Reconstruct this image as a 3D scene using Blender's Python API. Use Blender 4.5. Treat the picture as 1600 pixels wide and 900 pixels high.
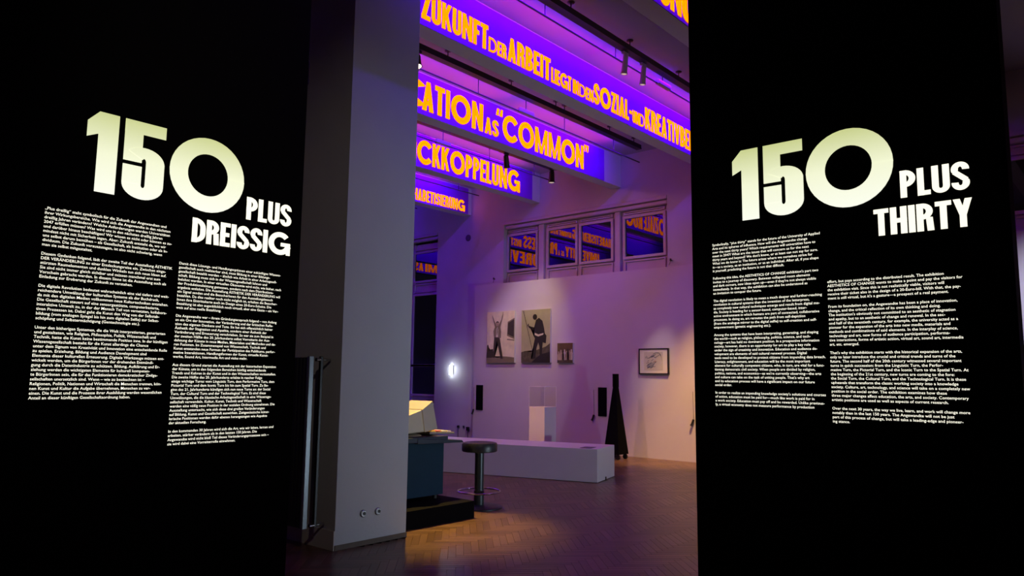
import bpy, bmesh, math, random
from mathutils import Vector, Matrix
random.seed(7)
for o in list(bpy.data.objects): bpy.data.objects.remove(o, do_unlink=True)
S = bpy.context.scene
COL = S.collection
PI = math.pi

# ------------------------------------------------------------------ camera
YAW, PITCH, ROLL, FPX = 0.716548871, 0.120630186, 0.011581835, 1163.48464
def cam_axes():
    cy, sy, cp, sp = math.cos(YAW), math.sin(YAW), math.cos(PITCH), math.sin(PITCH)
    f = Vector((cy*cp, sy*cp, sp)); r = Vector((sy, -cy, 0)); u = r.cross(f)
    return math.cos(ROLL)*r + math.sin(ROLL)*u, -math.sin(ROLL)*r + math.cos(ROLL)*u, f
cr, cu_, cf = cam_axes()
cam = bpy.data.cameras.new('camera'); camo = bpy.data.objects.new('camera', cam); COL.objects.link(camo)
cam.sensor_width = 36.0; cam.lens = FPX/1600*36; cam.clip_end = 200; cam.clip_start = 0.05
camo.matrix_world = Matrix(((cr.x, cu_.x, -cf.x, 0), (cr.y, cu_.y, -cf.y, 0), (cr.z, cu_.z, -cf.z, 1.55), (0, 0, 0, 1)))
S.camera = camo

# ------------------------------------------------------------------ world, exposure
w = bpy.data.worlds.new('night'); S.world = w; w.use_nodes = True
w.node_tree.nodes['Background'].inputs[0].default_value = (0.01, 0.01, 0.02, 1)
w.node_tree.nodes['Background'].inputs[1].default_value = 0.05
vs = S.view_settings
vs.view_transform = 'Standard'; vs.look = 'None'; vs.gamma = 1.0; vs.exposure = 0.0; vs.use_curve_mapping = False

# ------------------------------------------------------------------ light settings (used by the lamp builders below)
BLUE_W, MAG_W = 72.0, 6.8            # LED battens on the lighting rails, watts per batten
BLUE_C, MAG_C = (0.10, 0.0, 1.0), (1.0, 0.0, 0.35)
FOYER_W = 300.0                       # cool white wall flood and added floor fill beyond the right light box
WARM_C, COOL_C = (1.0, 0.62, 0.25), (0.68, 0.84, 1.0)
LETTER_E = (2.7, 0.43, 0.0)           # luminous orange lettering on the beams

# ------------------------------------------------------------------ materials
MATS = {}
def mat(name, col, rough=0.6, metal=0.0, spec=0.5, emit=None, estr=1.0, noise=0.0, nscale=8.0, bump=0.0, bscale=60.0, sample=True):
    if name in MATS: return MATS[name]
    m = bpy.data.materials.new(name); m.use_nodes = True; nt = m.node_tree
    b = nt.nodes['Principled BSDF']
    b.inputs['Base Color'].default_value = (*col, 1); b.inputs['Roughness'].default_value = rough
    b.inputs['Metallic'].default_value = metal; b.inputs['Specular IOR Level'].default_value = spec
    if emit:
        b.inputs['Emission Color'].default_value = (*emit, 1); b.inputs['Emission Strength'].default_value = estr
    tc = None
    if noise or bump:
        tc = nt.nodes.new('ShaderNodeTexCoord')
    if noise:
        n = nt.nodes.new('ShaderNodeTexNoise'); n.inputs['Scale'].default_value = nscale; n.inputs['Detail'].default_value = 4
        nt.links.new(tc.outputs['Object'], n.inputs['Vector'])
        r = nt.nodes.new('ShaderNodeMapRange'); r.inputs[1].default_value = 0.25; r.inputs[2].default_value = 0.75
        r.inputs[3].default_value = 1-noise; r.inputs[4].default_value = 1+noise
        nt.links.new(n.outputs['Fac'], r.inputs[0])
        mx = nt.nodes.new('ShaderNodeVectorMath'); mx.operation = 'SCALE'; mx.inputs[0].default_value = col
        nt.links.new(r.outputs[0], mx.inputs['Scale']); nt.links.new(mx.outputs[0], b.inputs['Base Color'])
    if bump:
        n2 = nt.nodes.new('ShaderNodeTexNoise'); n2.inputs['Scale'].default_value = bscale; n2.inputs['Detail'].default_value = 3
        nt.links.new(tc.outputs['Object'], n2.inputs['Vector'])
        bp = nt.nodes.new('ShaderNodeBump'); bp.inputs['Strength'].default_value = bump; bp.inputs['Distance'].default_value = 0.01
        nt.links.new(n2.outputs['Fac'], bp.inputs['Height']); nt.links.new(bp.outputs[0], b.inputs['Normal'])
    if not sample: m.cycles.emission_sampling = 'NONE'
    MATS[name] = m; return m

M_plaster = mat('plaster', (0.62, 0.60, 0.58), 0.85, noise=0.04, nscale=1.5, bump=0.08)
M_ceil = mat('ceiling_paint', (0.43, 0.41, 0.42), 0.9, noise=0.03, nscale=1.2, bump=0.05)
M_beam = mat('beam_paint', (0.76, 0.74, 0.75), 0.8, noise=0.02, nscale=2.0, bump=0.05)
M_led_tint = mat('led_tint_violet', (0.34, 0.02, 0.78), 0.7, noise=0.02, nscale=3)  # violet of the LED light put into the board colour
M_pillar = mat('pillar_paint', (0.55, 0.57, 0.60), 0.75, noise=0.03, nscale=2.5, bump=0.1, bscale=40)
M_display = mat('display_wall_paint', (0.66, 0.60, 0.62), 0.8, noise=0.03, nscale=1.5, bump=0.04)
M_frame = mat('window_paint', (0.58, 0.50, 0.54), 0.5, noise=0.05, nscale=3)
M_white = mat('white_lacquer', (0.68, 0.63, 0.62), 0.5, noise=0.02, nscale=4)
M_black = mat('black_felt', (0.0012, 0.0012, 0.0015), 0.6, spec=0.12)
M_rail = mat('rail_black', (0.012, 0.012, 0.014), 0.45)
M_rod = mat('rod_grey', (0.10, 0.09, 0.09), 0.5, metal=0.3)
M_darkmetal = mat('dark_metal', (0.03, 0.035, 0.04), 0.4, metal=0.6)
M_chrome = mat('chrome', (0.6, 0.6, 0.62), 0.12, metal=1.0)
M_greymetal = mat('grey_metal', (0.35, 0.36, 0.38), 0.35, metal=0.7)
M_spotgrey = mat('spot_grey', (0.40, 0.38, 0.38), 0.5)
M_blueCab = mat('cabinet_blue', (0.010, 0.036, 0.065), 0.75, spec=.2, noise=0.06, nscale=5)
M_desk = mat('desk_dark', (0.02, 0.032, 0.05), 0.4)
M_beige = mat('computer_beige', (0.46, 0.42, 0.32), 0.5, noise=0.03)
M_beige2 = mat('computer_beige_dark', (0.30, 0.26, 0.20), 0.55)
M_screen = mat('crt_glass', (0.01, 0.012, 0.015), 0.1)
M_vinyl = mat('black_vinyl', (0.02, 0.022, 0.026), 0.38, bump=0.1, bscale=120)
M_colgreen = mat('column_enamel', (0.035, 0.045, 0.05), 0.35, metal=0.3)
M_platform = mat('platform_black', (0.002, 0.002, 0.003), 0.8, spec=.06)
M_paper = mat('paper', (0.75, 0.72, 0.60), 0.8)
M_rad = mat('radiator_black', (0.012, 0.013, 0.016), 0.4)
M_radend = mat('radiator_steel', (0.22, 0.25, 0.27), 0.35, metal=0.5)
M_wood = mat('baseboard_wood', (0.10, 0.06, 0.04), 0.5, noise=0.2, nscale=10)
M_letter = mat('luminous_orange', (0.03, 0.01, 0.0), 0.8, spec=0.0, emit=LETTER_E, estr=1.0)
M_text = mat('backlit_text', (0.5, 0.5, 0.45), 0.6, emit=(1.0, 0.97, 0.80), estr=1.15, sample=False)
M_lampwhite = mat('lamp_white', (0.9, 0.9, 0.9), 0.5, emit=(0.75, 0.85, 1.0), estr=30.0)
M_lens = mat('spot_lens', (0.9, 0.9, 0.85), 0.3, emit=(1.0, 0.85, 0.6), estr=4.0)
M_lensdim = mat('spot_lens_dim', (0.6, 0.6, 0.6), 0.2, emit=(1.0, 0.8, 0.55), estr=0.5)

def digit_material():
    # uneven backlight painted into the emission: the tall numerals grow dimmer and yellower upward
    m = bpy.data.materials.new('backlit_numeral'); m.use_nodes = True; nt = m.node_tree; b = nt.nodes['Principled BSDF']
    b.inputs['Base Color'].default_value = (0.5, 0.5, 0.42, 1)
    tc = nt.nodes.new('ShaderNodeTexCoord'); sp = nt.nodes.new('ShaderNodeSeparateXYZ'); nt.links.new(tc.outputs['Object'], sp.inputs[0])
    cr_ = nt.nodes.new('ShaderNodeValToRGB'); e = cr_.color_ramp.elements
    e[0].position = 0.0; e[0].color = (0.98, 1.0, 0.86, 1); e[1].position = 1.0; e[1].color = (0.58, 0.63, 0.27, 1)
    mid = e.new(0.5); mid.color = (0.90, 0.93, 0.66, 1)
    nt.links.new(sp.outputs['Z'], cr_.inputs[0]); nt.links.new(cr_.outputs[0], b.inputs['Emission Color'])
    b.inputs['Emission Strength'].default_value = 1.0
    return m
M_digit = digit_material()

def wood_material():
    m = bpy.data.materials.new('parquet_oak'); m.use_nodes = True; nt = m.node_tree; b = nt.nodes['Principled BSDF']
    at = nt.nodes.new('ShaderNodeAttribute'); at.attribute_name = 'tone'
    tc = nt.nodes.new('ShaderNodeTexCoord')
    n = nt.nodes.new('ShaderNodeTexNoise'); n.inputs['Scale'].default_value = 14; n.inputs['Detail'].default_value = 5
    nt.links.new(tc.outputs['Object'], n.inputs['Vector'])
    cr_ = nt.nodes.new('ShaderNodeValToRGB'); e = cr_.color_ramp.elements
    e[0].color = (0.085, 0.040, 0.022, 1); e[1].color = (0.185, 0.098, 0.056, 1)
    add = nt.nodes.new('ShaderNodeMath'); add.operation = 'MULTIPLY_ADD'; add.inputs[1].default_value = 0.30; 
    nt.links.new(n.outputs['Fac'], add.inputs[0]); nt.links.new(at.outputs['Fac'], add.inputs[2])
    sub = nt.nodes.new('ShaderNodeMath'); sub.operation = 'SUBTRACT'; sub.inputs[1].default_value = 0.15
    nt.links.new(add.outputs[0], sub.inputs[0]); nt.links.new(sub.outputs[0], cr_.inputs[0])
    nt.links.new(cr_.outputs[0], b.inputs['Base Color'])
    b.inputs['Roughness'].default_value = 0.33; b.inputs['Specular IOR Level'].default_value = 0.5
    bp = nt.nodes.new('ShaderNodeBump'); bp.inputs['Strength'].default_value = 0.12; bp.inputs['Distance'].default_value = 0.004
    nt.links.new(n.outputs['Fac'], bp.inputs['Height']); nt.links.new(bp.outputs[0], b.inputs['Normal'])
    return m
M_parquet = wood_material()
M_slab = mat('screed_dark', (0.02, 0.012, 0.008), 0.8)

def glass_pane_material():
    # night behind the pane: the double glazing mirrors the room, little else
    m = bpy.data.materials.new('night_window_glass'); m.use_nodes = True; nt = m.node_tree; nt.nodes.clear()
    o = nt.nodes.new('ShaderNodeOutputMaterial'); g = nt.nodes.new('ShaderNodeBsdfGlossy'); d = nt.nodes.new('ShaderNodeBsdfDiffuse')
    g.inputs['Color'].default_value = (1, 1, 1, 1); g.inputs['Roughness'].default_value = 0.0
    d.inputs['Color'].default_value = (0.004, 0.003, 0.008, 1)
    mx = nt.nodes.new('ShaderNodeMixShader'); mx.inputs[0].default_value = 0.11
    nt.links.new(d.outputs[0], mx.inputs[1]); nt.links.new(g.outputs[0], mx.inputs[2]); nt.links.new(mx.outputs[0], o.inputs[0])
    return m
M_glass = glass_pane_material()
def acrylic_material():
    m = bpy.data.materials.new('clear_acrylic'); m.use_nodes = True; nt = m.node_tree; nt.nodes.clear()
    o = nt.nodes.new('ShaderNodeOutputMaterial'); t = nt.nodes.new('ShaderNodeBsdfTransparent'); g = nt.nodes.new('ShaderNodeBsdfGlossy')
    t.inputs['Color'].default_value = (0.97, 0.97, 0.97, 1); g.inputs['Roughness'].default_value = 0.03
    mx = nt.nodes.new('ShaderNodeMixShader'); mx.inputs[0].default_value = 0.05
    nt.links.new(t.outputs[0], mx.inputs[1]); nt.links.new(g.outputs[0], mx.inputs[2]); nt.links.new(mx.outputs[0], o.inputs[0])
    return m
M_acryl = acrylic_material()

# ------------------------------------------------------------------ helpers
class MB:
    def __init__(s): s.v = []; s.f = []
    def add(s, v, f):
        n = len(s.v); s.v += [tuple(p) for p in v]; s.f += [tuple(i+n for i in q) for q in f]; return s
    def box(s, x0, x1, y0, y1, z0, z1):
        return s.add([(x0,y0,z0),(x1,y0,z0),(x1,y1,z0),(x0,y1,z0),(x0,y0,z1),(x1,y0,z1),(x1,y1,z1),(x0,y1,z1)],
              [(3,2,1,0),(4,5,6,7),(0,1,5,4),(1,2,6,5),(2,3,7,6),(3,0,4,7)])
    def hexa(s, p):   # eight points: bottom 4 ccw, top 4 ccw
        return s.add(p, [(3,2,1,0),(4,5,6,7),(0,1,5,4),(1,2,6,5),(2,3,7,6),(3,0,4,7)])
    def lathe(s, prof, n=32, c=(0,0,0)):
        v = []; f = []
        for r, z in prof:
            for i in range(n):
                a = 2*PI*i/n; v.append((c[0]+r*math.cos(a), c[1]+r*math.sin(a), c[2]+z))
        for k in range(len(prof)-1):
            for i in range(n):
                j = (i+1) % n; f.append((k*n+i, k*n+j, (k+1)*n+j, (k+1)*n+i))
        f.append(tuple(range(n-1, -1, -1))); f.append(tuple((len(prof)-1)*n+i for i in range(n)))
        return s.add(v, f)
    def tube(s, a, b, r, n=10, r2=None):
        a = Vector(a); b = Vector(b); d = (b-a).normalized(); r2 = r if r2 is None else r2
        q = d.to_track_quat('Z', 'Y').to_matrix(); v = []
        for P, R in ((a, r), (b, r2)):
            for i in range(n):
                t = 2*PI*i/n; v.append(P + q @ Vector((R*math.cos(t), R*math.sin(t), 0)))
        f = [(i, (i+1) % n, n+(i+1) % n, n+i) for i in range(n)] + [tuple(range(n-1, -1, -1)), tuple(range(n, 2*n))]
        return s.add(v, f)
    def torus(s, c, R, r, n=40, m=10):
        v = []; f = []
        for i in range(n):
            a = 2*PI*i/n
            for j in range(m):
                b = 2*PI*j/m; k = R + r*math.cos(b); v.append((c[0]+k*math.cos(a), c[1]+k*math.sin(a), c[2]+r*math.sin(b)))
        for i in range(n):
            for j in range(m):
                f.append((i*m+j, ((i+1)%n)*m+j, ((i+1)%n)*m+(j+1)%m, i*m+(j+1)%m))
        return s.add(v, f)
    def mesh(s, name, m):
        me = bpy.data.meshes.new(name); me.from_pydata(s.v, [], s.f); me.materials.append(m); return me
    def obj(s, name, m, parent=None, smooth=False, bevel=0.0, loc=None):
        me = s.mesh(name, m)
        if smooth:
            me.polygons.foreach_set('use_smooth', [True]*len(me.polygons))
            me.set_sharp_from_angle(angle=math.radians(40))
        o = link(name, me, parent)
        if loc: o.location = loc
        if bevel:
            b = o.modifiers.new('bevel', 'BEVEL'); b.width = bevel; b.segments = 2; b.limit_method = 'ANGLE'
        return o
def link(name, data, parent=None):
    o = bpy.data.objects.new(name, data); COL.objects.link(o)
    if parent: o.parent = parent
    return o
def tag(o, label, cat, group=None):
    o['label'] = label; o['category'] = cat
    if group: o['group'] = group
    return o
def struct(o, label=None):
    o['kind'] = 'structure'
    if label: o['label'] = label
    return o
def empty(name, loc=(0,0,0), rz=0.0):
    o = link(name, None); o.location = loc; o.rotation_euler = (0,0,rz); o.empty_display_size = 0.1; return o

# ------------------------------------------------------------------ drawn display type (units: cap height 1)
def rect(x0,y0,x1,y1): return [(x0,y0),(x1,y0),(x1,y1),(x0,y1)]
def arc(cx,cy,ro,rp,ri,rj,a0,a1,n=14,e=2.0):
    out = []; q = []
    def P(rx,ry,a):
        c, s_ = math.cos(a), math.sin(a)
        return (cx+rx*math.copysign(abs(c)**(2/e), c), cy+ry*math.copysign(abs(s_)**(2/e), s_))
    for i in range(n):
        t0 = math.radians(a0+(a1-a0)*i/n); t1 = math.radians(a0+(a1-a0)*(i+1)/n)
        out.append([P(ri,rj,t0), P(ro,rp,t0), P(ro,rp,t1), P(ri,rj,t1)])
    return out
def bowl(x0,x1,y0,y1,s,t,left=True):
    # right-hand bowl from x0 to x1 between y0 and y1
    r = min((y1-y0)/2, (x1-x0)*0.8); cx = x1-r; ri = max(r-s, 0.004); rj = max(r-t, 0.004)
    p = [rect(x0,y1-t,cx,y1), rect(x0,y0,cx,y0+t)]
    p += arc(cx,y1-r,r,r,ri,rj,0,90,8) + arc(cx,y0+r,r,r,ri,rj,270,360,8)
    if y1-r > y0+r: p.append(rect(x1-s,y0+r,x1,y1-r))
    return p
def glyph(ch, wide=False):
    s, t, W = 0.185, 0.165, 0.48
    H = [rect(0,0,s,1)]
    if wide and ch in 'OCGDQ0':
        if ch in 'O0': return 0.96, arc(0.48,0.5,0.48,0.51,0.26,0.29,0,360,40)
        if ch == 'C': return 0.86, arc(0.48,0.5,0.48,0.51,0.26,0.29,38,322,34)
        if ch == 'G': return 0.92, arc(0.48,0.5,0.48,0.51,0.26,0.29,42,345,34) + [rect(0.52,0.38,0.92,0.54), rect(0.76,0.0,0.92,0.5)]
        if ch == 'D': return 0.8, [rect(0,0,0.13,1)] + bowl(0.0,0.8,0,1,0.14,0.13)
    if ch == 'I': return s, H
    if ch == 'L': return 0.36, H+[rect(0,0,.36,t)]
    if ch == 'T': return 0.44, [rect(0,1-t,.44,1), rect(.22-s/2,0,.22+s/2,1)]
    if ch == 'E': return 0.37, H+[rect(0,0,.37,t), rect(0,1-t,.37,1), rect(0,.5-t/2,.34,.5+t/2)]
    if ch == 'F': return 0.36, H+[rect(0,1-t,.36,1), rect(0,.44,.33,.44+t)]
    if ch == 'H': return W, H+[rect(W-s,0,W,1), rect(0,.5-t/2,W,.5+t/2)]
    if ch == 'N': return 0.56, H+[rect(.56-s,0,.56,1), [(0,1),(s*.95,1),(.56,0),(.56-s*.95,0)]]
    if ch == 'M': return 0.80, H+[rect(.80-s,0,.80,1), [(0.04,1),(s*.95,1),(.40+.07,0.0),(.40-.07,0.0)], [(.80-s*.95,1),(.76,1),(.40+.07,0.0),(.40-.07,0.0)]]
    if ch == 'Z': return 0.44, [rect(0,1-t,.44,1), rect(0,0,.44,t), [(0,t*.6),(s*1.15,t*.6),(.44,1-t*.6),(.44-s*1.15,1-t*.6)]]
    if ch == 'A': return 0.5, [[(0,0),(s,0),(.31,1),(.17,1)], [(.5-s,0),(.5,0),(.33,1),(.19,1)], rect(.1,.2,.4,.2+t*.9)]
    if ch == 'V': return 0.5, [[(0,1),(s,1),(.31,0),(.17,0)][::-1], [(.5-s,1),(.5,1),(.33,0),(.19,0)][::-1]]
    if ch == 'W': return 0.76, [[(0,1),(.15,1),(.26,0),(.14,0)][::-1], [(.33,1),(.43,1),(.25,0),(.15,0)][::-1], [(.33,1),(.43,1),(.61,0),(.51,0)][::-1], [(.61,1),(.76,1),(.62,0),(.5,0)][::-1]]
    if ch == 'Y': return 0.5, [rect(.25-s/2,0,.25+s/2,.45), [(0,1),(s,1),(.25+s/2,.36),(.25-s/2,.42)][::-1], [(.5-s,1),(.5,1),(.25+s/2,.42),(.25-s/2,.36)][::-1]]
    if ch == 'X': return 0.5, [[(0,0),(s,0),(.5,1),(.5-s,1)], [(.5-s,0),(.5,0),(s,1),(0,1)]]
    if ch == 'K': return 0.5, H+[[(.06,.42),(.2,.36),(.49,1),(.31,1)], [(.16,.52),(.3,.62),(.5,0),(.33,0)]]
    if ch == 'U': 
        r = W/2; return W, [rect(0,r,s,1), rect(W-s,r,W,1)] + arc(r,r,r,r,r-s,r-t,180,360,16)
    if ch == 'Ü':
        w_, p = glyph('U'); return w_, p+[rect(.06,1.06,.19,1.19), rect(.27,1.06,.4,1.19)]
    if ch == 'J': return .36, [rect(.36-s,.2,.36,1)] + arc(.18,.2,.18,.2,.03,.06,180,360,12)
    if ch == 'D': return W, H+bowl(0,W,0,1,s,t)
    if ch == 'P': return .44, H+bowl(0,.44,.38,1,s,t)
    if ch == 'R': return .47, H+bowl(0,.45,.42,1,s,t)+[[(.47-s,0),(.47,0),(.44,.48),(.44-s,.5)]]
    if ch == 'B': return .46, H+bowl(0,.44,.47,1,s,t)+bowl(0,.46,0,.53,s,t)
    if ch in 'O0': return W, arc(W/2,.5,W/2,.51,W/2-s,.36,0,360,32,3.2)
    if ch == 'C': return W, arc(W/2,.5,W/2,.51,W/2-s,.36,25,335,28,3.2)
    if ch == 'G': return W, arc(W/2,.5,W/2,.51,W/2-s,.36,25,330,28,3.2)+[rect(.25,.36,W,.5), rect(W-s,.05,W,.5)]
    if ch == 'S':
        r = W/2; c1 = .74; c2 = .26; ry = .26
        p = arc(r,c1,r,ry,r-s,ry-t,-5,200,18) + arc(r,c2,r,ry,r-s,ry-t,175,380,18)
        # the spine
        p.append([(0.015,.66),(.16,.70),(W-.015,.34),(W-.16,.30)][::-1]); p.append([(0.03,.6),(.17,.69),(W-.03,.40),(W-.17,.31)][::-1])
        return W, p
    if ch == '1': return .42, [[(0,.66),(.15,.72),(.15,1.0),(0,.86)], [(.15,0),(.42,0),(.42,1),(.15,1)]]
    if ch == '5':
        W5 = .5; p = [rect(0,.84,W5,1), rect(0,.47,.22,1)]
        r = .24
        p += arc(W5-.25,.19,.25,.19,.025,.04,180,360,18) + [rect(0,.19,.225,.42), rect(W5-.225,.19,W5,.5)]
        p += arc(W5-.25,.48,.25,.19,.025,.05,0,140,14)
        return W5, p
    if ch == '-': return .24, [rect(0,.38,.24,.54)]
    if ch == '“': return .3, [[(0,.74),(.12,.74),(.14,1),(.05,1)], [(.16,.74),(.28,.74),(.3,1),(.21,1)]]
    if ch == '”': return .3, [[(.03,.74),(.1,.74),(.14,1),(0,1)], [(.19,.74),(.26,.74),(.3,1),(.16,1)]]
    return .2, [rect(0,0,.12,.12)]
GLY = {}
def glyph_mesh(ch, wide, axis, depth, m, shape_x=1.0):
    """unit glyph as a thin solid; axis 'X' reads along +X on a face looking to -Y, axis 'Y' reads along -Y on a face looking to -X"""
    key = (ch, wide, axis, m.name)
    if key in GLY: return GLY[key]
    w_, polys = glyph(ch, wide); mb = MB()
    for pi, p in enumerate(polys):
        n = len(p); dd = depth; depth_ = depth*(1+0.02*pi)
        if axis == 'X': fr = [(x, -depth_, z) for x, z in p]; bk = [(x, 0, z) for x, z in p]
        else: fr = [(-depth_, -x, z) for x, z in p]; bk = [(0, -x, z) for x, z in p]
        mb.add(fr+bk, [tuple(range(n))] + [(i, n+i, n+(i+1) % n, (i+1) % n) for i in range(n)])
    GLY[key] = (w_, mb.mesh('letter_'+('umlaut_u' if ch == 'Ü' else ch if ch.isalnum() else 'mark'), m)); return GLY[key]
def word(parent, text, a0, a1, z0, z1, plane, axis, m, wides='', depth=0.006, name='letter', gap=0.06):
    """set a word from a0 to a1 along its axis, cap height z0..z1"""
    gl = [(c, (c in wides)) for c in text]
    gm = [glyph_mesh(c, wd, axis, depth, m) for c, wd in gl]
    tot = sum(g[0] for g in gm) + gap*(len(gm)-1); k = abs(a1-a0)/tot; x = 0; h = z1-z0
    for g, (c, wd) in zip(gm, gl):
        o = link(name, g[1], parent)
        pos = a0 + x*k if axis == 'X' else a0 - x*k
        o.location = (pos, plane, z0) if axis == 'X' else (plane, pos, z0)
        o.scale = (k, 1, h) if axis == 'X' else (1, k, h)
        x += g[0] + gap

# ================================================================== STRUCTURE
XW, XG, XD = 13.37, 13.50, 13.23       # window wall, its glazing plane, face of the display walls
ZS, ZC = 5.67, 6.36                    # beam soffit, ceiling
YB = [6.31 + 2.25*(k-1) for k in range(0, 10)]; YB[0] = 3.93
BT = 0.25
Y0R, Y1R, X0R = -6.0, 27.0, -6.0

# ---- floor with herringbone parquet
fl = struct(MB().box(X0R, XW+0.4, Y0R, Y1R, -0.12, -0.012).obj('floor', M_slab), 'dark oak herringbone parquet floor')
PL, PW = 0.42, 0.07
def plank_shape(tone_seed):
    g = 0.0006; b = 0.0012
    L_, W_ = PL/2-g, PW/2-g
    mb = MB().add([(-L_,-W_,-.012),(L_,-W_,-.012),(L_,W_,-.012),(-L_,W_,-.012),(-L_,-W_,-b),(L_,-W_,-b),(L_,W_,-b),(-L_,W_,-b),
             (-L_+b,-W_+b,0),(L_-b,-W_+b,0),(L_-b,W_-b,0),(-L_+b,W_-b,0)],
             [(0,1,5,4),(1,2,6,5),(2,3,7,6),(3,0,4,7),(4,5,9,8),(5,6,10,9),(6,7,11,10),(7,4,8,11),(8,9,10,11)])
    return mb
def set_tone(me, vals):
    a = me.attributes.new('tone', 'FLOAT', 'FACE'); a.data.foreach_set('value', vals)
NT = 10; plank_meshes = []
for i in range(NT):
    me = plank_shape(i).mesh('plank', M_parquet); set_tone(me, [0.1+0.8*i/(NT-1)]*9); plank_meshes.append(me)
c45 = math.sqrt(0.5)
def to_world(u, v): return (c45*(u+v), c45*(v-u))
def project(x, y, z):
    d = Vector((x, y, z-1.55)); dz = d.dot(cf)
    if dz < 0.1: return None
    return 800+FPX*d.dot(cr)/dz, 450-FPX*d.dot(cu_)/dz
planks = []
for k in range(-260, 420):
    for n in range(-20, 24):
        for typ in (0, 1):
            if typ == 0: u = k*PW+n*2*PL+PL/2; v = k*PW+PW/2
            else: u = k*PW+PL+n*2*PL+PW/2; v = k*PW+PW-PL/2
            x, y = to_world(u, v)
            if not (2.2 < x < 13.45 and -1.0 < y < 17.0): continue
            if 4.30 < x < 4.90 and 5.80 < y < 6.70: continue
            planks.append((x, y, typ))
def shows(x, y):
    p = project(x, y, 0)
    return p and 446 < p[0] < 1090 and 700 < p[1] < 903 and not (p[0] < 632 and p[1] < 865-(p[0]-523)*0.22) 
vis = sorted([p for p in planks if shows(p[0], p[1])], key=lambda p: p[0]*cf.x+p[1]*cf.y)
front = set(vis[:300]); rest = [p for p in planks if p not in front]
for (x, y, typ) in vis[:300]:
    o = link('plank', random.choice(plank_meshes), fl); o.location = (x, y, 0); o.rotation_euler = (0, 0, -PI/4 + (PI/2 if typ else 0))
mb = MB(); tones = []; ps = plank_shape(0)
for (x, y, typ) in rest:
    a = -PI/4 + (PI/2 if typ else 0); ca, sa = math.cos(a), math.sin(a)
    mb.add([(x+ca*p[0]-sa*p[1], y+sa*p[0]+ca*p[1], p[2]) for p in ps.v], ps.f)
    tones += [random.choice([0.1+0.8*i/(NT-1) for i in range(NT)])]*9
far = mb.obj('parquet_planks', M_parquet, fl); set_tone(far.data, tones); far['kind'] = 'stuff'

# ---- ceiling, walls
struct(MB().box(X0R, XW+0.4, Y0R, Y1R, ZC, ZC+0.2).obj('ceiling', M_ceil), 'pale plaster ceiling between the beams')
openings = [(0.75, 5.15, 3.4, 5.40), (7.45, 11.93, 3.4, 5.33), (14.27, 18.7, 0.85, 5.37)]
mb = MB(); y = Y0R
for (a, b, z0, z1) in openings:
    mb.box(XW, XW+0.4, y, a, 0, ZC); mb.box(XW, XW+0.4, a, b, 0, z0); mb.box(XW, XW+0.4, a, b, z1, ZC); y = b
mb.box(XW, XW+0.4, y, Y1R, 0, ZC)
wall = struct(mb.obj('wall_back', M_plaster), 'plastered wall with high windows at the end of the hall')
struct(MB().box(X0R, XW+0.4, Y1R, Y1R+0.2, 0, ZC).obj('wall_left', M_plaster), 'end wall of the long hall')
struct(MB().box(X0R, XW+0.4, Y0R-0.2, Y0R, 0, ZC).obj('wall_right', M_plaster), 'side wall behind the entrance')
struct(MB().box(X0R-0.2, X0R, Y0R, Y1R, 0, ZC).obj('wall_front', M_plaster), 'wall behind the viewer')
struct(MB().box(X0R, 1.02, 4.62, 4.74, 0, ZS-.05).obj('wall_entrance', M_black), 'black partition continuing the light box to the left')

# ---- windows
def window(n, y0, y1, z0, z1, panes, label, bars=()):
    """panes: list of (ya, yb, za, zb); each pane sits in its own sash"""
    root = struct(empty('window_%d' % n, (XG, (y0+y1)/2, z0)), label)
    L = lambda y_, z_: (y_-(y0+y1)/2, z_-z0)
    def b(name, ya, yb, za, zb, xa, xb, m, parent=root, bevel=0.0):
        a = L(ya, za); c = L(yb, zb); return MB().box(xa-XG, xb-XG, a[0], c[0], a[1], c[1]).obj(name, m, parent, bevel=bevel)
    b('backing_board', y0, y1, z0, z1, XG+.03, XG+.10, M_frame)
    b('head_casing', y0, y1, z1-.075, z1, XW-.02, XG+.03, M_frame, bevel=.01)
    b('blind_box', y0+.02, y1-.02, z1-.17, z1-.085, XW+.03, XG+.03, M_frame, bevel=.02)
    for (ya, yb, za, zb) in panes:
        t = .055
        sash = MB()
        lo = L(ya, za); hi = L(yb, zb); x0, x1 = XG-.035-XG, .03
        sash.box(x0, x1, lo[0]-t, lo[0], lo[1]-t, hi[1]+t); sash.box(x0, x1, hi[0], hi[0]+t, lo[1]-t, hi[1]+t)
        sash.box(x0, x1, lo[0], hi[0], lo[1]-t, lo[1]); sash.box(x0, x1, lo[0], hi[0], hi[1], hi[1]+t)
        so = sash.obj('sash', M_frame, root)
        MB().box(0.0, .008, lo[0], hi[0], lo[1], hi[1]).obj('pane', M_glass, so)
    ys = sorted(set((p[0], p[1]) for p in panes))
    # recessed panels above and below each sash
    for (ya, yb) in ys:
        ztop = max(p[3] for p in panes if p[0] == ya); zbot = min(p[2] for p in panes if p[0] == ya)
        for (za, zb) in ((ztop+.09, z1-.19), (z0+.03, zbot-.09)):
            if zb-za < .06: continue
            a = L(ya-.03, za); c = L(yb+.03, zb); mb = MB(); e = .025
            mb.box(-.012, .03, a[0], c[0], a[1], a[1]+e).box(-.012, .03, a[0], c[0], c[1]-e, c[1]).box(-.012, .03, a[0], a[0]+e, a[1]+e, c[1]-e).box(-.012, .03, c[0]-e, c[0], a[1]+e, c[1]-e)
            mb.obj('panel_moulding', M_frame, root)
    for (ya, yb) in bars:
        b('mullion', ya, yb, z0, z1-.17, XG-.06, XG+.03, M_frame, bevel=.01)
    b('window_sill', y0, y1, z0, z0+.03, XW-.03, XG+.03, M_frame, bevel=.008)
    return root
Z1, Z2 = 4.16, 4.985
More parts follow.
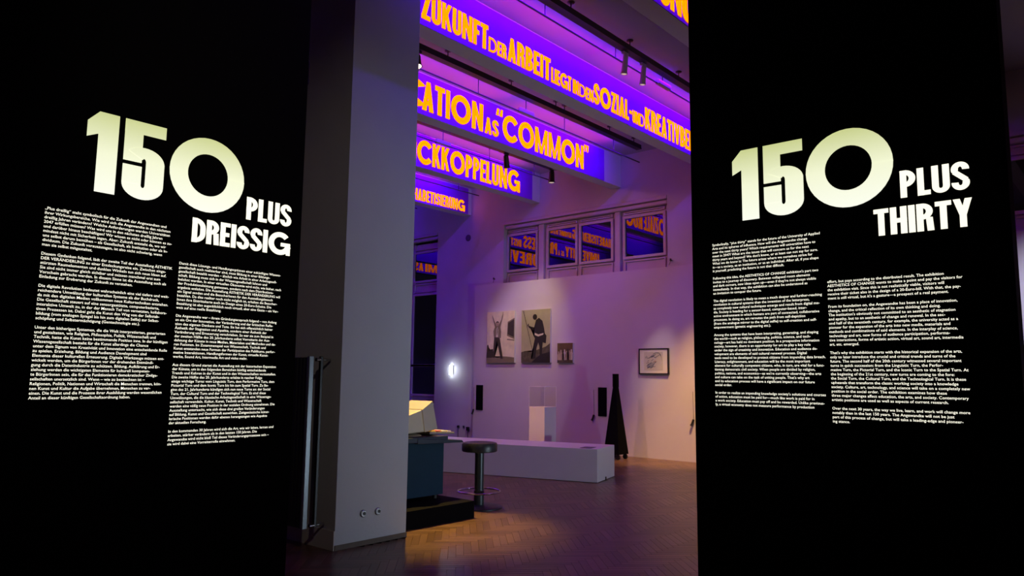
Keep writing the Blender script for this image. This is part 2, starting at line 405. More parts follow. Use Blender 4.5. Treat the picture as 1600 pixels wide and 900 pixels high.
window(1, 7.45, 11.93, 3.40, 5.33, [(11.0, 11.86, Z1, Z2), (9.845, 10.62, Z1, Z2), (8.885, 9.688, Z1, Z2), (7.60, 8.525, Z1, Z2)],
       'row of four dark window panes reflecting the orange lettering', bars=[(10.74, 10.89), (8.64, 8.77)])
window(2, 14.27, 18.7, 0.85, 5.37, [(14.38, 15.29, 4.146, 4.89), (14.36, 15.27, 1.89, 3.735), (14.36, 15.27, 1.11, 1.83), (15.75, 16.7, 4.146, 4.89), (15.75, 16.7, 1.11, 3.735),
        (17.0, 18.1, 4.146, 4.89), (17.0, 18.1, 1.11, 3.735)], 'tall dark window beside the pillar', bars=[(15.42, 15.58), (16.8, 16.9)])
window(3, 0.75, 5.15, 3.40, 5.40, [(0.9, 1.62, 4.18, 4.97), (2.0, 2.9, 4.18, 4.97), (3.1, 3.9, 4.18, 4.97), (4.1, 5.0, 4.18, 4.97)],
       'dark window partly hidden behind the right light box', bars=[(1.74, 1.88)])

# ---- beams with luminous lettering
def W_(t, a, b, big=True, wides='OCG', z0=5.755, z1=None): return (t, a, b, z0, z1 if z1 else (6.235 if big else 6.04), wides)
BEAM_TEXT = {
 0: ([W_('BILD', 5.75, 6.85, z0=5.717, z1=6.22, wides=''), W_('U', 6.92, 7.157, z0=5.712, z1=6.22), W_('N', 7.172, 7.425, z0=5.717, z1=6.22), W_('G', 7.44, 7.78, z0=5.717, z1=6.22, wides='')], 'nearest beam, at the top right, with the ends of large orange letters'),
 1: ([W_('DIE', 5.05, 5.45, z1=6.08), W_('ZUKUNFT', 5.55, 6.70, z1=6.085), W_('DER', 6.715, 7.06, z1=5.95, wides='D'), W_('ARBEIT', 7.09, 8.01, z1=6.085),
      W_('LIEGT', 8.03, 8.51, z1=5.975), W_('IN', 8.55, 8.69, z1=5.965), W_('DEN', 8.71, 9.075, z1=5.945, wides='D'), W_('SOZIAL-', 9.09, 10.18, z1=6.085),
      W_('UND', 10.205, 10.57, z1=5.965, wides='D'), W_('KREATIVBERUFEN', 10.60, 13.05, z1=6.13)], 'beam reading ZUKUNFT DER ARBEIT LIEGT IN DEN SOZIAL- UND KREATIVBERUFEN'),
 2: ([W_('EDU', 5.9, 6.72), W_('C', 6.80, 7.66, z1=6.24), W_('ATION', 7.60, 9.0), W_('AS', 9.05, 9.40, z1=6.045), W_('“', 9.33, 9.51, z0=5.80, z1=6.28), W_('COMMON', 9.51, 11.97), W_('”', 11.99, 12.15, z0=5.75, z1=6.28)], 'beam reading EDUCATION AS COMMON in quotation marks'),
 3: ([W_('SOZIALE', 7.55, 8.95, wides='O'), W_('RÜ', 9.03, 9.48, z1=6.16), W_('CKKOPPELUNG', 9.50, 12.62)], 'beam reading SOZIALE RÜCKKOPPELUNG'),
 4: ([W_('ALPHABETISIERUNG', 6.7, 9.3, z0=5.72, z1=6.0, wides=''), W_('GEWINNT', 9.35, 9.95, z0=5.72, z1=5.88, wides=''), W_('KNETE', 10.0, 10.7, z0=5.72, z1=6.0, wides=''), W_('ALPHABETISIERUNG', 11.02, 13.12, z0=5.72, z1=6.0, wides='G')], 'beam reading ALPHABETISIERUNG, farthest one seen directly'),
 5: ([W_('UNIVERSITY', 4.6, 6.65, z0=5.74, z1=6.10, wides=''), W_('AS A', 6.72, 7.05, z0=5.74, z1=5.92, wides=''), W_('PROCESS', 7.12, 8.9, z0=5.74, z1=6.14), W_('INSTEAD', 9.0, 9.95, z0=5.74, z1=5.98, wides=''), W_('OF', 10.0, 10.3, z0=5.74, z1=5.98, wides='')], 'beam reading UNIVERSITY AS A PROCESS INSTEAD OF, mirrored in the windows'),
 6: ([W_('FOREVER', 5.0, 7.6, z1=6.2, wides='')], 'beam reading FOREVER, mirrored in the windows'),
 7: ([W_('STRUKTUREN', 4.6, 7.3, z1=6.15, wides=''), W_('STATT', 7.4, 8.2, z1=6.0, wides='')], 'beam reading STRUKTUREN STATT, mirrored in the tall window'),
 8: ([W_('MIMI', 5.6, 7.0, z1=6.2, wides=''), W_('AS', 7.1, 7.6, z1=6.1, wides='')], 'far beam ending in the word AS, mirrored in the tall window'),
}
for i, yb in enumerate(YB):
    bo = MB().box(X0R, XW, yb, yb+BT, ZS, ZC).obj('ceiling_beam', M_beam)
    if i in BEAM_TEXT:
        ws, lab = BEAM_TEXT[i]
        MB().box(3.0, {2: 12.72, 3: 13.08}.get(i, 13.25), yb-.010, yb, ZS+.005, ZC-.02).obj('led_tint_board', M_led_tint, bo)  # added board, tinted so the beam face keeps its blue LED light
        for (t, a, b, z0, z1, wd) in ws:
            if ' ' in t:
                parts = t.split(' '); n = sum(len(p) for p in parts)+len(parts)-1; p = a
                for q in parts:
                    d = (b-a)*len(q)/n; word(bo, q, p, p+d, z0, z1, yb-.011, 'X', M_letter, wd); p += d+(b-a)/n
            else: word(bo, t, a, b, z0, z1, yb-.011, 'X', M_letter, wd)
    else: lab = 'plain beam at the far end of the hall'
    tag(bo, 'pale ceiling ' + lab, 'beam', 'ceiling beams across the hall')
ob = MB().box(X0R, XW, 1.80, 2.05, ZS, ZC).obj('ceiling_beam', M_beam); tag(ob, 'pale ceiling beam without lettering above the right light box', 'beam', 'ceiling beams across the hall')

# ================================================================== LIGHTING RAILS
def spot_light(name, parent, loc, target, watts, col, size, blend=1.0, radius=0.05):
    l = bpy.data.lights.new(name, 'SPOT'); l.energy = watts; l.color = col; l.spot_size = math.radians(size); l.spot_blend = blend; l.shadow_soft_size = radius
    o = link(name, l); o.location = loc; o.rotation_euler = (Vector(target)-Vector(loc)).to_track_quat('-Z', 'Y').to_euler(); return o
def led_strip(nm, xa, xb, at, to, watts, col, spread):
    l = bpy.data.lights.new(nm, 'AREA'); l.shape = 'RECTANGLE'; l.size = xb-xa; l.size_y = .03; l.energy = watts; l.color = col; l.spread = math.radians(spread)
    lo = link(nm, l); lo.location = ((xa+xb)/2, at[0], at[1])
    d = Vector((0, to[0]-at[0], to[1]-at[1])).normalized(); zax = -d; xax = Vector((1,0,0)); yax = zax.cross(xax)
    lo.rotation_euler = Matrix((xax, yax, zax)).transposed().to_euler()
hang = MB().tube((0,0,0), (0,0,ZC-6.25), .008, 8).lathe([(.015,ZC-6.25-.02),(.045,ZC-6.25-.014),(.05,ZC-6.25)], 20).mesh('hanger', M_rail)
RAIL_END = [10.6, 12.65, 12.65, 12.65, 12.6, 12.6, 12.6, 12.6, 12.6]
RLAB = ['over the nearest bay, above the picture', 'at the top right above the word SOZIAL', 'above the words EDUCATION AS COMMON', 'above the word RÜCKKOPPELUNG', 'above the word ALPHABETISIERUNG',
        'behind the beam reading ALPHABETISIERUNG', 'in the sixth bay', 'in the seventh bay', 'in the eighth bay']
for i in range(0, 9):
    yr = YB[i]-0.90
    xe = 12.65; x0 = 0.0
    z0, z1 = 6.155, 6.245
    r = MB().box(x0, xe, yr-.05, yr+.05, z0, z1).box(x0, xe, yr-.058, yr-.05, z0, z0+.02).box(x0, xe, yr+.05, yr+.058, z0, z0+.02).obj('lighting_rail', M_rail)
    tag(r, 'long black lighting rail hung from the ceiling ' + RLAB[i], 'lighting rail', 'lighting rails between the beams')
    xs = [7.29, 8.72, 9.9, 10.15, 11.58, 12.45] if i != 1 else [5.9, 7.3, 8.71, 10.13, 11.5]
    for x in xs:
        h = link('hanger', hang, r); h.location = (x, yr, 6.245)
    # LED batten along the back of the rail, blue, washing the beam face
    MB().box(4.6, 12.5, yr+.06, yr+.085, 6.20, 6.23).obj('led_batten', M_rail, r)
    led_strip('blue_led_light', 4.6, 12.5, (yr+.10, 6.19), (YB[i], 5.94), BLUE_W*(.45 if i == 0 else 1), BLUE_C, 150)
    # magenta LED tape along the top of the suspended rod, washing the ceiling before the beam
    led_strip('magenta_led_light', 4.6, 12.3, (YB[i]-.68, 6.07), (YB[i]-.25, ZC), MAG_W, MAG_C, 70)

# thin suspended rods with their hangers and small boxes
def rod(yr, z, segs, stems, boxes, label):
    root = empty('suspended_rod', (segs[0][0], yr, z)); ox = segs[0][0]
    for a, b in segs: MB().tube((a-ox,0,0), (b-ox,0,0), .013, 8).obj('rod', M_rod, root)
    for x in stems: MB().tube((x-ox,0,0), (x-ox,0,ZC-z), .007, 6).obj('hanger_wire', M_rail, root)
    for x in boxes:
        MB().box(x-.19-ox, x+.19-ox, -.035, .035, -.01, .065).obj('ballast_box', M_spotgrey, root, bevel=.012)
    return tag(root, label, 'rod', 'thin suspended rods')
rod(5.58, 6.10, [(2.0, 9.76), (10.15, 12.9)], [3.2, 5.1, 6.98, 8.60, 9.93, 11.5], [9.95], 'thin grey rod with a small box hung before the ZUKUNFT DER ARBEIT beam')
rod(7.90, 6.03, [(2.0, 9.25), (9.55, 13.05)], [3.1, 5.2, 6.6, 8.2, 9.38, 10.47, 12.08], [9.38], 'thin grey rod with a small box hung before the EDUCATION AS COMMON beam')
rod(10.15, 6.0, [(3.0, 9.45), (9.75, 13.1)], [4.0, 6.0, 8.0, 9.58, 10.9, 12.35], [9.58], 'thin grey rod with a small box hung before the RÜCKKOPPELUNG beam')
rod(12.35, 5.98, [(4.0, 12.9)], [5.0, 8.0, 10.8, 12.2], [], 'thin grey rod hung before the farthest ALPHABETISIERUNG beam')
rod(14.6, 5.98, [(5.0, 12.9)], [6.0, 9.0, 11.9], [], 'thin grey rod behind the farthest visible beam, showing left of the wall vent')

def spotlight(loc, target, label, m, length=.19, r=.055, mlens=None, light=None, group='spotlights on the rails'):
    """track spotlight: adapter at loc (underside of rail), stirrup, tubular head aimed at target"""
    root = empty('track_spotlight', loc)
    MB().box(-.06, .06, -.018, .018, -.035, 0).obj('adapter', m, root)
    MB().tube((0,0,-.03), (0,0,-.10), .012, 8).obj('stem', m, root)
    d = (Vector(target)-Vector(loc)).normalized(); c = Vector((0,0,-.14)); s0 = c - d*length*.35; s1 = c + d*length*.65
    body = MB().tube(s0, s1, r*.8, 20, r).tube(s0-d*.03, s0, r*.45, 16, r*.7).obj('lamp_head', m, root, smooth=True)
    q = d.to_track_quat('Z','Y').to_matrix()
    ring = MB().torus((0,0,0), r*1.04, .006, 24, 6); ring.v = [tuple(s1 + q @ Vector(v)) for v in ring.v]; ring.obj('front_ring', m, body)
    ln = MB().lathe([(.001,.012),(r*.5,.010),(r*.92,.0)], 20); ln.v = [tuple(s1 + q @ Vector(v)) for v in ln.v]; ln.obj('lens', mlens or M_lensdim, body, smooth=True)
    tag(root, label, 'spotlight', group)
    if light:
        wts, col, size = light; spot_light('spot_lamp', None, Vector(loc)+s1+d*.03, target, wts, col, size)
    return root
spotlight((6.70, 7.66, 6.155), (5.50, 5.80, 0.0), 'black spotlight with glaring lens at the left edge beside the pillar', M_rail, mlens=M_lens, light=(2800, (1.0,.66,.16), 27))
spotlight((11.15, 9.91, 6.155), (13.2, 11.2, 2.3), 'black spotlight tilted to the right below the EDUCATION AS COMMON beam', M_rail, length=.24, r=.065, light=(290, (1.0,.82,.42), 46))
spotlight((12.67, 9.91, 6.155), (12.85, 10.12, 0.6), 'black spotlight pointing straight down at the end of its rail', M_rail, length=.24, r=.07, light=(60, (1.0,.70,.5), 30))
spotlight((8.63, 5.44, 6.155), (8.75, 5.9, 3.0), 'grey spotlight on the near rail, the left one of a pair', M_spotgrey, length=.26, r=.045)
spotlight((9.12, 5.44, 6.155), (9.35, 5.9, 3.0), 'grey spotlight on the near rail, the right one of a pair', M_spotgrey, length=.26, r=.045)
spotlight((11.3, 5.41, 6.155), (13.2, 7.35, -0.5), 'black spotlight behind the right light box, aimed at the foot of the display wall', M_rail, light=(2100, (1.0,.58,.13), 30))
spotlight((7.0, 9.91, 6.155), (10.65, 8.6, .55), 'black spotlight behind the pillar aimed at the white pedestal', M_rail, light=(900, (1.0,.55,.25), 11))

spotlight((7.4, 9.91, 6.155), (13.2, 9.3, 2.0), 'unseen wash spotlight added behind the pillar, aimed at the middle of the display wall', M_rail, light=(290, (1.0,.42,.45), 80))  # hidden fill added to warm the display wall
spotlight((7.9, 9.91, 6.155), (9.6, 7.6, 0.4), 'unseen wash spotlight added behind the pillar, aimed at the plinth', M_rail, light=(330, (1.0,.62,.58), 70))  # hidden fill added to lift the plinth
spotlight((10.8, 5.41, 6.155), (13.2, 7.70, 1.92), 'unseen spotlight added behind the right light box to brighten the framed drawing', M_rail, light=(420, (1.0,.84,.55), 11))  # hidden lamp added to brighten the drawing
# unseen spotlight added behind the viewer to lift the pillar's dark side
spotlight((0.0, -1.5, 6.155), (4.2, 6.1, 2.2), 'unseen fill spotlight added behind the viewer', M_rail, light=(200, (1.0,.82,.68), 36))
# rail with cool floods beyond the right light box
r = MB().box(-1.0, 1.0, -.05, .05, 6.155, 6.245).obj('lighting_rail', M_rail, loc=(0, -1.5, 0)); tag(r, 'short black lighting rail holding the added fill spotlight behind the viewer', 'lighting rail', 'lighting rails between the beams')
for x in (-.7, .7):
    h = link('hanger', hang, r); h.location = (x, 0, 6.245)
r = MB().box(5.5, 12.6, -.05, .05, 6.155, 6.245).obj('lighting_rail', M_rail, loc=(0, -0.8, 0)); tag(r, 'black lighting rail over the area beyond the right light box', 'lighting rail', 'lighting rails between the beams')
for x in (6.2, 8.0, 10.0, 12.0):
    h = link('hanger', hang, r); h.location = (x, 0, 6.245)
spotlight((11.0, -.8, 6.155), (13.2, 1.4, 1.5), 'black flood spotlight beyond the right light box, aimed at the wall', M_rail, light=(FOYER_W*5, (.72,.76,1.0), 44))
# unseen flood lamp added beyond the right light box, filling pillar, plinth and soffits
e = empty('added_floor_fill', (8.0, -1.6, 0))
MB().box(-.16, .16, -.10, .10, 0, .03).obj('foot', M_rail, e, bevel=.006)
for sx in (-1, 1): MB().box(sx*.17-.012, sx*.17+.012, -.02, .02, .0, .36).obj('bracket', M_rail, e)
MB().hexa([(-.15,-.11,.26),(.15,-.11,.26),(.15,.03,.22),(-.15,.03,.22),(-.15,-.07,.44),(.15,-.07,.44),(.15,.07,.40),(-.15,.07,.40)]).obj('lamp_housing', M_darkmetal, e, bevel=.01)
MB().hexa([(-.13,.034,.235),(.13,.034,.235),(.13,.040,.235),(-.13,.040,.235),(-.13,.070,.385),(.13,.070,.385),(.13,.076,.385),(-.13,.076,.385)]).obj('front_glass', M_lens, e)
tag(e, 'added fill flood on the floor beyond the right light box, outside the picture', 'lamp')
spot_light('fill_flood_lamp', None, (8.0, -1.48, .33), (8.2, 6.0, 1.2), FOYER_W*1.8, COOL_C, 84, 1.0, .12)

# ================================================================== LIGHT BOXES WITH WRITING
COL1_DE = """„Plus dreißig“ steht symbolisch für die Zukunft der Angewandten und
ihrer Wirkungsbereiche. Wie wird sich die Angewandte in den nächsten
dreißig Jahren verändern? Welche Anforderungen werden Universitäten
2047 erfüllen müssen? Was wird uns in den nächsten dreißig Jahren
und darüber hinaus beschäftigen? Wir wissen es nicht oder können es zu-
mindest nicht mit Sicherheit sagen. Aber: Zukunft entsteht da, wo wir
uns selbst darum bemühen – als Gesellschaft, als Institution oder als In-
dividuum. Die Zukunft vorauszusagen, ist also nicht schwierig, wenn
man sie selbst mitgestaltet.

Diesem Gedanken folgend, lädt der zweite Teil der Ausstellung ÄSTHETIK
DER VERÄNDERUNG zu einer Entdeckungsreise ein. Zwischen einge-
stürzten Raumelementen und dunklen Winkeln tun sich neue Ideen auf.
Sie sind nicht immer gleich sichtbar und müssen manchmal erst zum
Vorschein gebracht werden. In diesem Sinne ist die Ausstellung auch als
Einladung zur Eroberung der Zukunft zu verstehen.

Die digitale Revolution bedeutet wahrscheinlich eine viel tiefere und weit-
reichendere Umwälzung der kulturellen Systeme als der Buchdruck,
da mit den digitalen Medien vollkommen neue Kulturtechniken entstehen.
Die Gesellschaft steuert auf eine sensorgestützte, computerbasierte,
interaktive Umwelt zu, in der der Mensch Teil von vernetzten, kollabora-
tiven Prozessen ist. Dabei geht die Kunst den Weg von der Selbstab-
bildung (vom analogen Spiegel bis hin zum digitalen Selfie) zur Selbst-
schöpfung und Selbstermächtigung (Gentechnologie etc.).

Unter den bisherigen Systemen, die die Welt interpretierten, generierten
und gestalteten, wie Religion, Philosophie, Politik, Wissenschaft und
Technik, hatte die Kunst keine bestimmende Position inne. In der künftigen
Wissensgesellschaft besteht für die Kunst allerdings die Chance
unter dem Signum von Kreativität und Innovation eine entscheidende Rolle
zu spielen. Erziehung, Bildung und Audience Development sind
Elemente dieser kulturellen Erneuerung. Digitale Werkzeuge müssen ent-
wickelt werden, um die BürgerInnen vor der drohenden Entmündi-
gung durch die Datenindustrie zu schützen. Bildung, Aufklärung und Er-
ziehung werden die wichtigsten Elemente für kulturell kompeten-
te BürgerInnen sein, die für das Funktionieren demokratischer Zivilge-
sellschaften unersetzlich sind. Wenn – wie zu beobachten ist –
Religionen, Politik, Nationen und Wirtschaft die Menschen trennen, kön-
nen Kunst und Kultur die Aufgabe übernehmen, Menschen zu ver-
einen. Die Kunst und die Prozesse ihrer Ausbildung werden wesentlichen
Anteil an dieser künftigen Gesellschaftsordnung haben."""
COL2_DE = """Damit diese Lösungs- und Handlungsoptionen einer zukünftigen Wissens-
gesellschaft auch realisierbar sind, muss Bildung in einer Bildungs-
gesellschaft bezahlt werden – ähnlich wie Arbeit in einer Arbeitsgesell-
schaft. Bildung muss sich in der Wissensgesellschaft lohnen und
belohnt werden. In einer virtuellen Ökonomie wird nicht, wie bisher, nach
der Produktionsleistung gemessen, sondern nach dem Distributions-
ergebnis entlohnt. Die Ausstellung ÄSTHETIK DER VERÄNDERUNG will
ein Signal senden und die BesucherInnen für den Ausstellungsbesuch
bezahlen. Da dies realiter noch nicht möglich ist, erhalten die Besucher-
Innen ihre Eintrittskarte auch im Design eines 20-Euro-Scheins. Die
Bezahlung ist also augenblicklich noch virtuell, aber eine Geste – ein Ver-
weis auf eine reelle Bezahlung.

Die Angewandte war – ihrem Gründungsanspruch folgend – von Anfang
an ein Ort der Innovation, der Veränderung und der kritischen Refle-
xion des eigenen Denkens und Tuns. Sie hat sich offensichtlich keiner
Ästhetik der Stagnation und Apathie, sondern einer Ästhetik der
Veränderung und Erneuerung verschrieben. So war sie zum Beispiel in
der zweiten Hälfte des 20. Jahrhunderts selbst Vorreiterin der Aus-
dehnung der Künste in neue Medien, Materialien und Methoden und de-
ren Fusionen. Im Zusammenspiel von Wissenschaft, Technik und
Kunst entstanden neue Formen der Partizipation des Publikums, perfor-
mative Interaktionen, Handlungsformen der Kunst, virtuelle Kunst-
werke, Sound Art, Intermedia Art und vieles mehr.

Aus diesem Grund startet die Ausstellung mit der historischen Expansion
der Künste, um in den folgenden Bereichen künftig entscheidende
Trends und Kehren in der Kunst und in den Wissenschaften vorzustellen.
Die zweite Hälfte des 20. Jahrhunderts erlebte in rascher Folge
einige wichtige Turns: vom Linguistic Turn, dem Performative Turn, dem
Pictorial Turn und dem Iconic Turn bis hin zum Spatial Turn. Zu Be-
ginn des 21. Jahrhunderts kündigen sich nun neue Turns an: der Social
Turn, der Cultural Turn und der Technological Turn. Es sind diese
Umwälzungen, die die klassische Arbeitsgesellschaft in eine Wissensge-
sellschaft verwandeln. Kultur, Kunst, Technik und Wissenschaft
werden eine völlig neue Position in der sozialen Ordnung einnehmen. Die
Ausstellung untersucht, wie sich diese drei großen Veränderungen
auf Bildung, Kunst und Gesellschaft auswirken. Zeitgenössische künst-
lerische Positionen werden dafür ebenso herangezogen wie Aspekte
der aktuellen Forschung.

In den kommenden 30 Jahren wird sich die Art, wie wir leben, lernen und
arbeiten, stärker verändern als in den letzten 150 Jahren. Die
Angewandte wird nicht bloß Teil dieses Veränderungsprozesses sein –
sie wird dabei eine Vorreiterrolle einnehmen."""
COL1_EN = """Symbolically, “plus thirty” stands for the future of the University of Applied
Arts and its spheres of influence. How will the Angewandte change
over the next thirty years? Which requirements will universities have to
meet in 2047? What are the issues that will concern us for the next
thirty years and beyond? We don't know, or at least can not say for sure.
What we do know is: The future arises where we ourselves strive for
it—as a society, as an institution, or as an individual. After all, if you shape
it yourself, predicting the future is not that difficult.

Following this idea, the AESTHETICS OF CHANGE exhibition's part two
invites to a journey of discovery. Between collapsed room elements
and dark corners, new ideas open up—even if they're not always visible
immediately. In that way, the exhibition can also be understood as
an invitation to conquer the future.

The digital revolution is likely to mean a much deeper and further-reaching
revolution in cultural systems than the invention of the letterpress,
as completely new cultural techniques emerge and result from digital me-
dia. Society is heading for a sensor-based, computer-based, inter-
active environment in which humans are part of connected, collaborative
processes. In doing so, art reroutes the path from self-depiction
(from the analogue mirror to the digital selfie) to self-creation and self-
empowerment (genetic engineering etc.).

Among the systems that have been interpreting, generating, and shaping
the world—such as religion, philosophy, politics, science, and tech-
nology—art has held no dominant position. In a prospective information
society, however, there is an opportunity for art to play a key role
under the sign of creativity and innovation. Education and audience de-
velopment are elements of said cultural renewal process. Digital
tools need to be developed to protect citizens from impending data breach.
Literacy, enlightenment, and education will be the most important
element for culturally competent citizens, who, in turn, are vital for a func-
tioning democratic civil society. When people are divided by religion,
politics, nations, and economics—as we're currently observing—the arts
and culture can take on the task of uniting people. That's why art
and its education process will have a significant impact on our future
social order.

In order to realize an impending knowledge society's solutions and courses
of action, education must be paid for—much like work is paid for in
a work society. Education must pay off and be rewarded. Unlike previous-
ly, a virtual economy does not measure performance by production"""
COL2_EN = """effort, but pays according to the distributed result. The exhibition
AESTHETICS OF CHANGE wants to make a point and pay the visitors for
the exhibition visit. Since this is not realistically viable, visitors will
receive their ticket also in the design of a 20-Euro-bill. With that, the pay-
ment is still virtual, but it's a gesture—a prospect of a real payment.

From its foundation on, the Angewandte has been a place of innovation,
change, and the critical reflection of its own thinking and doing.
The institution's obviously not committed to an aesthetic of stagnation
and apathy, but to an aesthetic of change and renewal. In the sec-
ond half of the twentieth century, for example, the university acted as a
pioneer for the expansion of the arts into new media, materials and
methods and combinations of said elements. In the interplay of science,
technology and art, new forms of audience participation, performa-
tive interactions, forms of artistic action, virtual art, sound art, intermedia
art, etc. emerged.

That's why the exhibition starts with the historical expansion of the arts,
only to later introduce the crucial and critical trends and turns of the
future. The second half of the 20th century witnessed several important
turns in quick succession: from the Linguistic Turn, the Perfor-
mative Turn, the Pictorial Turn, and the Iconic Turn to the Spatial Turn. At
the beginning of the 21st century, new turns are coming to the fore:
the Social Turn, the Cultural Turn, and the Technological Turn. It is these
upheavals that transform the classic working society into a knowledge
society. Culture, art, technology, and science will take on a completely new
position in the social order. The exhibition examines how these
three major changes affect education, the arts, and society. Contemporary
artistic positions are used as well as aspects of current research.

Over the next 30 years, the way we live, learn, and work will change more
notably than in the last 150 years. The Angewandte will not be just
part of this process of change, but will take a leading-edge and pioneer-
ing stance."""
def text_column(parent, text, a0, width, ztop, zbot, plane, axis, size):
    """all lines of a column as one printed part; ztop/zbot: baselines of the first and last line"""
    lines = text.split('\n'); n = len(lines); dz = (ztop-zbot)/(n-1)
    cu = bpy.data.curves.new('type', 'FONT'); cu.size = 1.0; cu.offset = 0.007; cu.resolution_u = 2
    to = bpy.data.objects.new('type', cu); COL.objects.link(to)
    V = []; F = []; store = []
    for k, ln in enumerate(lines):
        if not ln: continue
        cu.body = ln; dg = bpy.context.evaluated_depsgraph_get(); dg.update()
        me = to.evaluated_get(dg).to_mesh()
        vs_ = [(v.co.x, v.co.y) for v in me.vertices]; fs = [tuple(p.vertices) for p in me.polygons]
        store.append((k, vs_, fs, max(v[0] for v in vs_))); to.evaluated_get(dg).to_mesh_clear()
    mx = sorted(s[3] for s in store)[-1]; kx = width/mx
    for k, vs_, fs, wd in store:
        full = kx
        nb = len(V); z = ztop-k*dz
        for (x, y) in vs_:
            V.append((a0+x*full, plane, z+y*size) if axis == 'X' else (plane, a0-x*full, z+y*size))
        F += [tuple(i+nb for i in f) for f in fs]
    bpy.data.objects.remove(to); 
    me = bpy.data.meshes.new('text_column'); me.from_pydata(V, [], F); me.materials.append(M_text)
    return link('text_column', me, parent)

YP, XP = 4.455, 4.753
lb = MB().box(0.90, 2.874, YP, YP+.16, 0.0, 5.3).obj('light_box', M_black)
tag(lb, 'tall black light box with the glowing heading 150 PLUS DREISSIG', 'light box', 'tall black light boxes at the entrance')
MB().box(0.90, 2.874, YP-.004, YP+.164, 0, .012).obj('base_plate', M_rail, lb)
MB().box(2.874, 2.90, YP+.02, YP+.10, 3.62, 3.80).obj('clamp', M_rail, lb, bevel=.01)
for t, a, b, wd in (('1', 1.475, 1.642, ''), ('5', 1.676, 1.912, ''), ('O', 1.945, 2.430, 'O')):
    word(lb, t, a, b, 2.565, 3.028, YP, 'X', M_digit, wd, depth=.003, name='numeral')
word(lb, 'PLUS', 2.459, 2.792, 2.562, 2.712, YP, 'X', M_text, '', depth=.003, gap=.045)
word(lb, 'DREISSIG', 2.107, 2.792, 2.362, 2.514, YP, 'X', M_text, 'G', depth=.003, gap=.045)
text_column(lb, COL1_DE, 1.302, .70, 2.420, 1.412, YP-.002, 'X', .0222)
text_column(lb, COL2_DE, 2.040, .70, 2.213, 1.134, YP-.002, 'X', .0222)

rb = MB().box(XP, XP+.16, 0.562, 2.452, 0.0, 5.3).obj('light_box', M_black)
tag(rb, 'tall black light box with the glowing heading 150 PLUS THIRTY', 'light box', 'tall black light boxes at the entrance')
MB().box(XP-.004, XP+.164, 0.562, 2.452, 0, .012).obj('base_plate', M_rail, rb)
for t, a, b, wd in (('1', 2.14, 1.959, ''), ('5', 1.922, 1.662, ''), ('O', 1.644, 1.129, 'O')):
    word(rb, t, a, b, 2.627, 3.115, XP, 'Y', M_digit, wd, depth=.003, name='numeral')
word(rb, 'PLUS', 1.098, 0.742, 2.634, 2.797, XP, 'Y', M_text, '', depth=.003, gap=.045)
word(rb, 'THIRTY', 1.252, 0.738, 2.422, 2.584, XP, 'Y', M_text, '', depth=.003, gap=.045)
text_column(rb, COL1_EN, 2.300, .735, 2.474, 1.385, XP-.002, 'Y', .0232)
text_column(rb, COL2_EN, 1.538, .735, 2.160, 1.306, XP-.002, 'Y', .0232)

# ================================================================== PILLAR AND RADIATOR
pil = MB().box(4.168, 5.004, 5.70, 6.80, 0, ZC).obj('pillar', M_pillar); tag(pil, 'massive square pillar painted pale grey beside the radiator', 'pillar')
MB().box(4.168, 5.010, 5.692, 5.70, 0, .045).obj('baseboard', M_wood, pil)
MB().box(4.156, 4.168, 5.70, 6.80, 0, .17).obj('skirting', M_plaster, pil)
for x, lab in ((4.473, 'left of the two round metal floor sockets on the pillar'), (4.646, 'right of the two round metal floor sockets on the pillar')):
    e = empty('wall_socket', (x, 5.70, .288))
    mb = MB().lathe([(.034,0),(.034,.010),(.028,.016)], 24); mb.v = [(a, -c, b) for a, b, c in mb.v]; mb.obj('cover_ring', M_greymetal, e, smooth=True)
    mb = MB().lathe([(.016,.0),(.015,.020)], 16); mb.v = [(a+.006, -c, b) for a, b, c in mb.v]; mb.obj('socket_insert', M_rail, e, smooth=True)
    tag(e, lab, 'socket', 'round sockets on the pillar')
MB().box(5.012, 5.022, 5.90, 5.93, .22, .75).obj('edge_strip', M_greymetal, pil)
rad = empty('radiator', (4.015, 6.1, .20))
for j in range(9):
    y_ = 5.90 + j*.055
    MB().box(-.09, -.055, y_-6.1-.022, y_-6.1+.022, 0, 1.52).obj('radiator_tube', M_rad, rad, bevel=.008)
MB().box(-.045, -.03, 5.90-6.1, 6.36-6.1, .02, 1.50).obj('back_panel', M_rad, rad)
MB().box(-.10, -.05, 5.835-6.1, 5.872-6.1, 0, 1.53).obj('side_panel', M_radend, rad, bevel=.005)
MB().box(.02, .05, 5.835-6.1, 5.865-6.1, 0, 1.53).obj('side_panel', M_rad, rad, bevel=.005)
for z in (1.50, .02):
    MB().tube((.0, 5.85-6.1, z), (.136, 5.85-6.1, z), .012, 10).tube((-.02, 5.85-6.1, z), (.03, 5.85-6.1, z), .018, 10).obj('valve_pipe', M_chrome, rad, smooth=True)
tag(rad, 'tall flat black radiator mounted on the dark side of the pillar', 'radiator')

# ================================================================== DISPLAY WALL AND PICTURES
dw = MB().box(XD, XD+.11, 6.55, 12.74, 0, 3.815).obj('display_wall', M_display); tag(dw, 'tall pale display wall carrying the framed pictures below the windows', 'display wall', 'display walls')
dw2 = MB().box(XD, XD+.11, -3.2, 5.2, 0, 3.83).obj('display_wall', M_display); tag(dw2, 'pale bluish display wall at the right edge beyond the light box', 'display wall', 'display walls')

